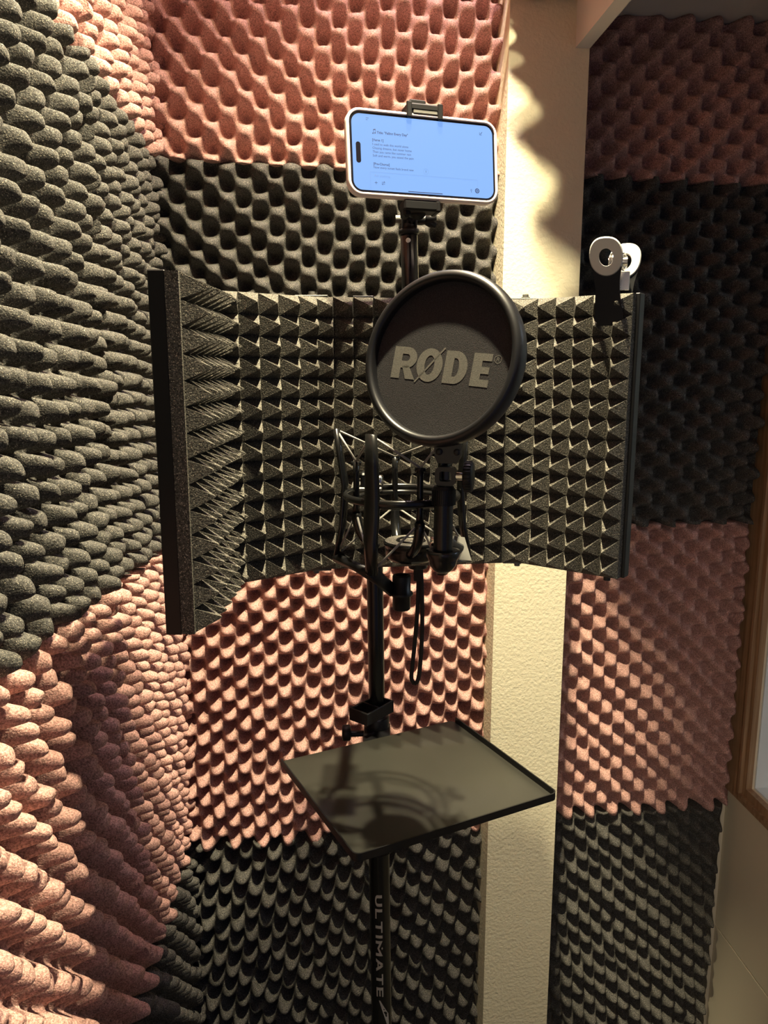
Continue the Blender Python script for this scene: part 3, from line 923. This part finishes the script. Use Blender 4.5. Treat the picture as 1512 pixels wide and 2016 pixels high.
# finger joint
f0 = pt(806, 432, SY)
mb = MB()
mb.cyl(st + ax * .002, f0 + UP * -.006, .0088, n=24)
for i in range(4):
    xo = -.0078 + i * .0052
    mb.lathe(f0 + Vector((xo - .0013, 0, 0)), (1, 0, 0), [(.0001, 0), (.0072, 0), (.0072, .0026), (.0001, .0026)], 24, smooth=False)
    mb.box(f0 + Vector((xo, 0, -.006)), (.0013, .0072, .006))
for i in range(3):
    xo = -.0052 + i * .0052
    mb.lathe(f0 + Vector((xo - .0011, 0, .0012)), (1, 0, 0), [(.0001, 0), (.0078, 0), (.0078, .0022), (.0001, .0022)], 24, smooth=False)
    mb.box(f0 + Vector((xo, 0, .007)), (.0011, .0075, .007))
mb.build('finger_joint', M_plastic, stick)
mb = MB()
a_ = f0 + Vector((.0095, 0, 0))
mb.cyl(a_, a_ + Vector((.012, 0, -.001)), .0052, n=20)
e_ = a_ + Vector((.010, 0, -.001))
for i in range(3):
    an = R(40 + 120 * i)
    rd = Vector((0, math.cos(an), math.sin(an)))
    mb.tube([e_, e_ + Vector((.006, 0, 0)) + rd * .004, e_ + Vector((.0125, 0, 0)) + rd * .0065], [.005, .0046, .0036], n=10)
mb.build('thumb_screw', M_plastic, stick)
mb = MB(); mb.cyl(f0 + Vector((-.0165, 0, .0005)), f0 + Vector((-.0095, 0, .0005)), .0045, n=6); mb.build('lock_nut', M_plate, stick)
# clamp body behind phone: local phone frame
TLc, TRc, BRc, BLc = pt(686, 211, .868), pt(986, 247, .922), pt(967, 401, .910), pt(677, 386, .855)
pc = (TLc + TRc + BRc + BLc) / 4
eX = ((TRc - TLc) + (BRc - BLc)).normalized(); eY = ((TLc - BLc) + (TRc - BRc)).normalized()
eY = (eY - eX * eY.dot(eX)).normalized(); eN = eX.cross(eY)           # towards the viewer
if eN.y > 0: eN = -eN
pw = ((TRc - TLc).length + (BRc - BLc).length) / 2; phh = ((TLc - BLc).length + (TRc - BRc).length) / 2
def Q(x, y, z=0): return pc + eX * x + eY * y + eN * z
MQ = Matrix((eX, eY, eN)).transposed()
mb = MB()
cx_ = .0                      # clamp position along the phone
jx = (Vector(pt(832, 212, .895)) - pc).dot(eX)
# back spine, lower shelf, upper jaw
mb.box(Q(jx, -.004, -.0105), (.0135, phh / 2 + .004, .0045), MQ, .0015)
mb.box(Q(jx - .006, -phh / 2 - .0062, -.005), (.0205, .0055, .009), MQ, .002)
mb.box(Q(jx - .022, -phh / 2 - .009, -.006), (.0042, .009, .007), MQ, .002)
mb.box(Q(jx + .013, -phh / 2 - .0065, -.005), (.003, .006, .0095), MQ, .0015)
mb.box(Q(jx, phh / 2 + .0065, -.004), (.0200, .0042, .010), MQ, .002)
for sgn in (-1, 1):
    mb.box(Q(jx + sgn * .0178, phh / 2 + .003, .0055), (.0030, .0085, .0016), MQ, .001)
mb.box(Q(jx - .0035, phh / 2 + .0135, -.008), (.0095, .0055, .003), MQ, .0012)
lk = f0 + UP * .012
mb.tube([lk, lk.lerp(Q(jx - .006, -phh / 2 - .010, -.008), .5), Q(jx - .006, -phh / 2 - .010, -.008)], .0085, n=12)
mb.build('phone_clamp', M_black, stick)
mb = MB(); mb.box(Q(jx + .001, phh / 2 + .0018, .0045), (.0140, .0020, .0010), MQ, .0006); mb.build('jaw_pad', M_plate, stick)
# stick clip that holds it to the shield
mb = MB(); cc = sb_.lerp(st, .30)
mb.cyl(cc - UP * .012, cc + UP * .012, .0155, n=32, bev=.001)
mb.box(Vector(((cc.x + pole_x(cc.z)) / 2, (SY + PY) / 2, cc.z)), (.03, .006, .009), None, .001)
mb.build('stick_holder', M_plastic, stick)
# wrist strap
strap = MB()
p0 = pt(824, 1116, SY)
L1 = [p0, pt(823, 1180, SY), pt(818, 1250, SY), pt(812, 1310, SY), pt(810, 1335, SY), pt(816, 1346, SY)]
L2 = [p0 + Vector((.003, -.002, 0)), pt(831, 1180, SY - .003), pt(831, 1240, SY - .003), pt(828, 1300, SY - .003), pt(823, 1338, SY - .002), pt(816, 1347, SY)]
def smooth(pts, n=6):
    o = []
    for i in range(len(pts) - 1):
        a = pts[max(i - 1, 0)]; b = pts[i]; c = pts[i + 1]; d = pts[min(i + 2, len(pts) - 1)]
        for k in range(n):
            t = k / n
            o.append(.5 * ((2 * b) + (c - a) * t + (2 * a - 5 * b + 4 * c - d) * t * t + (3 * b - a - 3 * c + d) * t ** 3))
    o.append(pts[-1]); return o
strap.tube(smooth(L1), .0028, n=8, flat=.0014, up=(1, 0, 0))
strap.tube(smooth(L2), .0028, n=8, flat=.0014, up=(1, 0, 0))
strap.build('wrist_strap', M_strap, stick)
mb = MB(); mb.box(pt(823, 1128, SY - .002), (.0058, .003, .0105), None, .001); mb.build('strap_tag', M_strap, stick)

# ------------------------------------------------------------------ phone
phone = thing('smartphone', tuple(Q(0, -phh / 2, 0)), 'smartphone in a blush case showing song lyrics on a bright blue screen', 'smartphone')
def plate(mb, w, h, r, z0, z1, bev=0.0):
    a = rrect(w, h, r, 8); b = rrect(w - 2 * bev, h - 2 * bev, max(r - bev, .001), 8); n = len(a)
    vs = [Q(x, y, z0) for x, y in a] + [Q(x, y, z1 - bev) for x, y in a] + [Q(x, y, z1) for x, y in b]
    fs = [tuple(range(n))]
    for i in range(n):
        j = (i + 1) % n
        fs += [(i, j, n + j, n + i), (n + i, n + j, 2 * n + j, 2 * n + i)]
    fs.append(tuple(range(2 * n, 3 * n))[::-1])
    mb.add(vs, fs)
mb = MB()
o_ = rrect(pw, phh, .0150, 8); i_ = rrect(pw - .0062, phh - .0062, .0122, 8); n = len(o_)
b_ = rrect(pw - .002, phh - .002, .014, 8); i2 = rrect(pw - .0045, phh - .0045, .013, 8)
vs = [Q(x, y, -.006) for x, y in b_] + [Q(x, y, -.004) for x, y in o_] + [Q(x, y, .0038) for x, y in o_] + \
     [Q(x, y, .0050) for x, y in i2] + [Q(x, y, .0042) for x, y in i_] + [Q(x, y, .002) for x, y in i_]
fs = [tuple(range(n))]
for k in range(5):
    for i in range(n):
        j = (i + 1) % n
        fs.append((k * n + i, k * n + j, (k + 1) * n + j, (k + 1) * n + i))
mb.add(vs, fs, True)
mb.build('phone_case', M_case, phone)
mb = MB(); plate(mb, pw - .0063, phh - .0063, .0120, -.003, .0036, .0006); mb.build('phone_body', M_bezel, phone)
sw_, sh_ = pw - .0115, phh - .0115
mb = MB(); mb.add([Q(x, y, .0038) for x, y in rrect(sw_, sh_, .0095, 8)], [tuple(range(36))[::-1]])
scr = mb.build('phone_screen', M_screen, phone)
def UV(u, v): return (-sw_ / 2 + u * sw_, sh_ / 2 - v * sh_)
mb = MB()
x_, y_ = UV(.040, .51)
mb.add([Q(x_ + a, y_ + b, .00395) for a, b in rrect(.0052, .0215, .0025, 6)], [tuple(range(28))[::-1]])
mb.build('camera_cutout', M_bezel, scr)
ink = MB(); faint = MB()
def quadxy(mb, qs, z=.0040):
    for q in qs: mb.add([Q(a, b, z) for a, b in q], [tuple(range(len(q)))])
def line(mb, u0, v0, u1, v1, w):
    quadxy(mb, strip2([UV(u0, v0), UV(u1, v1)], w))
def ring(mb, u, v, r, t):
    x, y = UV(u, v); quadxy(mb, ringq(x, y, r, r, r - t, r - t, 0, 360, 28))
dg = bpy.context.evaluated_depsgraph_get()
def words(txt, u0, v, u1, bold=False, target=None):
    cu = bpy.data.curves.new('t', 'FONT'); cu.body = txt; cu.size = 1.0; cu.resolution_u = 3
    if bold: cu.offset = .018
    ob = bpy.data.objects.new('t', cu); COL.objects.link(ob)
    bpy.context.view_layer.update()
    dg2 = bpy.context.evaluated_depsgraph_get()
    me = bpy.data.meshes.new_from_object(ob.evaluated_get(dg2))
    xs_ = [v_.co.x for v_ in me.vertices]
    if xs_:
        w0 = max(xs_) - min(xs_); sc = (u1 - u0) * sw_ / w0; x0 = min(xs_)
        bx_, by_ = UV(u0, v)
        (target or ink).add([Q(bx_ + (v_.co.x - x0) * sc, by_ + v_.co.y * sc, .0040) for v_ in me.vertices],
                [tuple(p.vertices) for p in me.polygons])
    bpy.data.objects.remove(ob, do_unlink=True); bpy.data.meshes.remove(me); bpy.data.curves.remove(cu)
words('Title: "Falling Every Day"', .170, .245, .385, True)
words('[Verse 1]', .137, .345, .213, True)
words('I used to walk this world alone', .137, .400, .385)
words('Chasing dreams, but never home', .137, .450, .408)
words('Then you came like summer rain', .137, .500, .402)
words('Soft and warm, you eased the pain', .137, .550, .420)
words('[Pre-Chorus]', .140, .660, .250, True)
words('Now every sunset feels brand new', .140, .705, .418)
words('Ask anything', .142, .815, .250, target=faint)
# note icon
line(ink, .147, .195, .147, .245, .0004); line(ink, .161, .190, .161, .240, .0004); line(ink, .147, .198, .161, .192, .0009)
x_, y_ = UV(.1435, .245); quadxy(ink, ringq(x_, y_, .0008, .0006, 0.00001, 0.00001, 0, 360, 12))
x_, y_ = UV(.1575, .240); quadxy(ink, ringq(x_, y_, .0008, .0006, 0.00001, 0.00001, 0, 360, 12))
line(ink, .098, .052, .118, .052, .0004); line(ink, .098, .075, .110, .075, .0004)
line(ink, .905, .095, .905, .13, .0004); line(ink, .905, .13, .92, .13, .0004); line(ink, .910, .12, .924, .09, .0005)
line(ink, .143, .895, .163, .895, .0004); line(ink, .153, .875, .153, .915, .0004)
line(ink, .192, .885, .214, .885, .0004); line(ink, .192, .905, .214, .905, .0004)
line(ink, .206, .870, .214, .885, .0004); line(ink, .192, .905, .200, .920, .0004)
ring(ink, .832, .900, .0009, .0003); line(ink, .832, .915, .832, .935, .0004)
ring(ink, .876, .905, .0026, .0010)
x_, y_ = UV(.876, .905); quadxy(ink, ringq(x_, y_, .0011, .0011, .00001, .00001, 0, 360, 4))
ring(faint, .505, .695, .0030, .0003); line(ink, .505, .68, .505, .71, .0003)
line(faint, .115, .755, .88, .755, .0003); line(faint, .115, .755, .115, .985, .0002); line(faint, .88, .755, .88, .94, .0002)
line(ink, .375, .982, .62, .982, .0008)
ink.build('screen_text', M_ink, scr); faint.build('screen_outline', M_faint, scr)

# ------------------------------------------------------------------ spring clamp on the shield
a, b = SP[3], SP[4]
d = (b - a).normalized(); n_ = Vector((d.y, -d.x, 0))
cb = a + d * (b - a).length * .825
cb.z = ST
clip = thing('spring_clamp', (cb.x, cb.y, ST), 'black and silver spring clamp gripping the top right edge of the shield', 'clamp')
fwd = (n_ * .5 + Vector((0, -1, 0)) * .5).normalized()
rt_ = Vector((-fwd.y, fwd.x, 0))
def lever(sgn, off, name):
    """rounded handle: plate with a round eye"""
    t = thing
    base_o = cb + n_ * off
    # outline of the lever (x along rt_, z up)
    o = base_o
    W1 = .0135
    mb = MB()
    poly = [(-.0150, -.026), (-.0105, -.034), (.0105, -.034), (.0150, -.026), (.0125, .002), (.0130, .012), (.0155, .026),
            (-.0155, .026), (-.0130, .012), (-.0125, .002)]
    if sgn < 0: poly = [(x, z) for x, z in poly]
    lean = Vector((0, 0, 1)) + n_ * ((.26 if sgn > 0 else -.20))
    fw = (fwd - lean * (fwd.dot(lean) / lean.length_squared)).normalized()
    mb.prism(poly, o, rt_, lean, fw, .0028)
    lv = mb.build('clamp_lever', M_black, clip)
    # pale grip with the eye hole
    oo = o + lean * .0355 + fw * .0004
    N_ = 40; out = []; inn = []
    for i in range(N_):
        t_ = 2 * PI * i / N_
        ct, sn = math.cos(t_), math.sin(t_)
        x = .0170 * ct; z = .0185 * sn
        if sn > 0:
            x = .0172 * math.copysign(abs(ct) ** .8, ct); z = .0200 * sn ** .8
        out.append((x, z)); inn.append((.0074 * ct, .0088 * sn))
    mb = MB(); T_ = .0042
    vs = []
    for (q, dd) in ((out, -.0004), (out, T_ - .001), ([(x * .95, z * .95) for x, z in out], T_), (inn, T_), (inn, -.0004)):
        vs += [oo + rt_ * x + lean * z + fw * dd for x, z in q]
    fs = []
    for k in range(4):
        for i in range(N_):
            j = (i + 1) % N_
            fs.append((k * N_ + i, k * N_ + j, (k + 1) * N_ + j, (k + 1) * N_ + i))
    for i in range(N_):
        j = (i + 1) % N_
        fs.append((i, 4 * N_ + i, 4 * N_ + j, j))
    mb.add(vs, fs)
    mb.build('lever_grip', M_pad, lv)
    return lv
lever(1, .033, 'front'); lever(-1, -.005, 'rear')
mb = MB()
sc = cb + UP * .034 + n_ * .008
for k in range(5):
    mb.tube([sc + rt_ * (-.006 + k * .003) + (n_ * math.cos(t) + UP * math.sin(t)) * .0085 for t in [R(i * 15) for i in range(24)]], .0012, n=8, closed=True)
mb.cyl(sc - rt_ * .010, sc + rt_ * .010, .0055, n=20)
mb.build('spring_coil', M_silver, clip)
mb = MB(); q0 = cb + n_ * -.008 + UP * .003; mb.box(cb + UP * .014 + n_ * .004, (.012, .0015, .010), Matrix((rt_, fwd, UP)).transposed(), .0005)
mb.cyl(cb + UP * .018 + n_ * -.012, cb + UP * .018 + n_ * .024, .0025, n=12)
mb.build('pivot_pin', M_silver, clip)
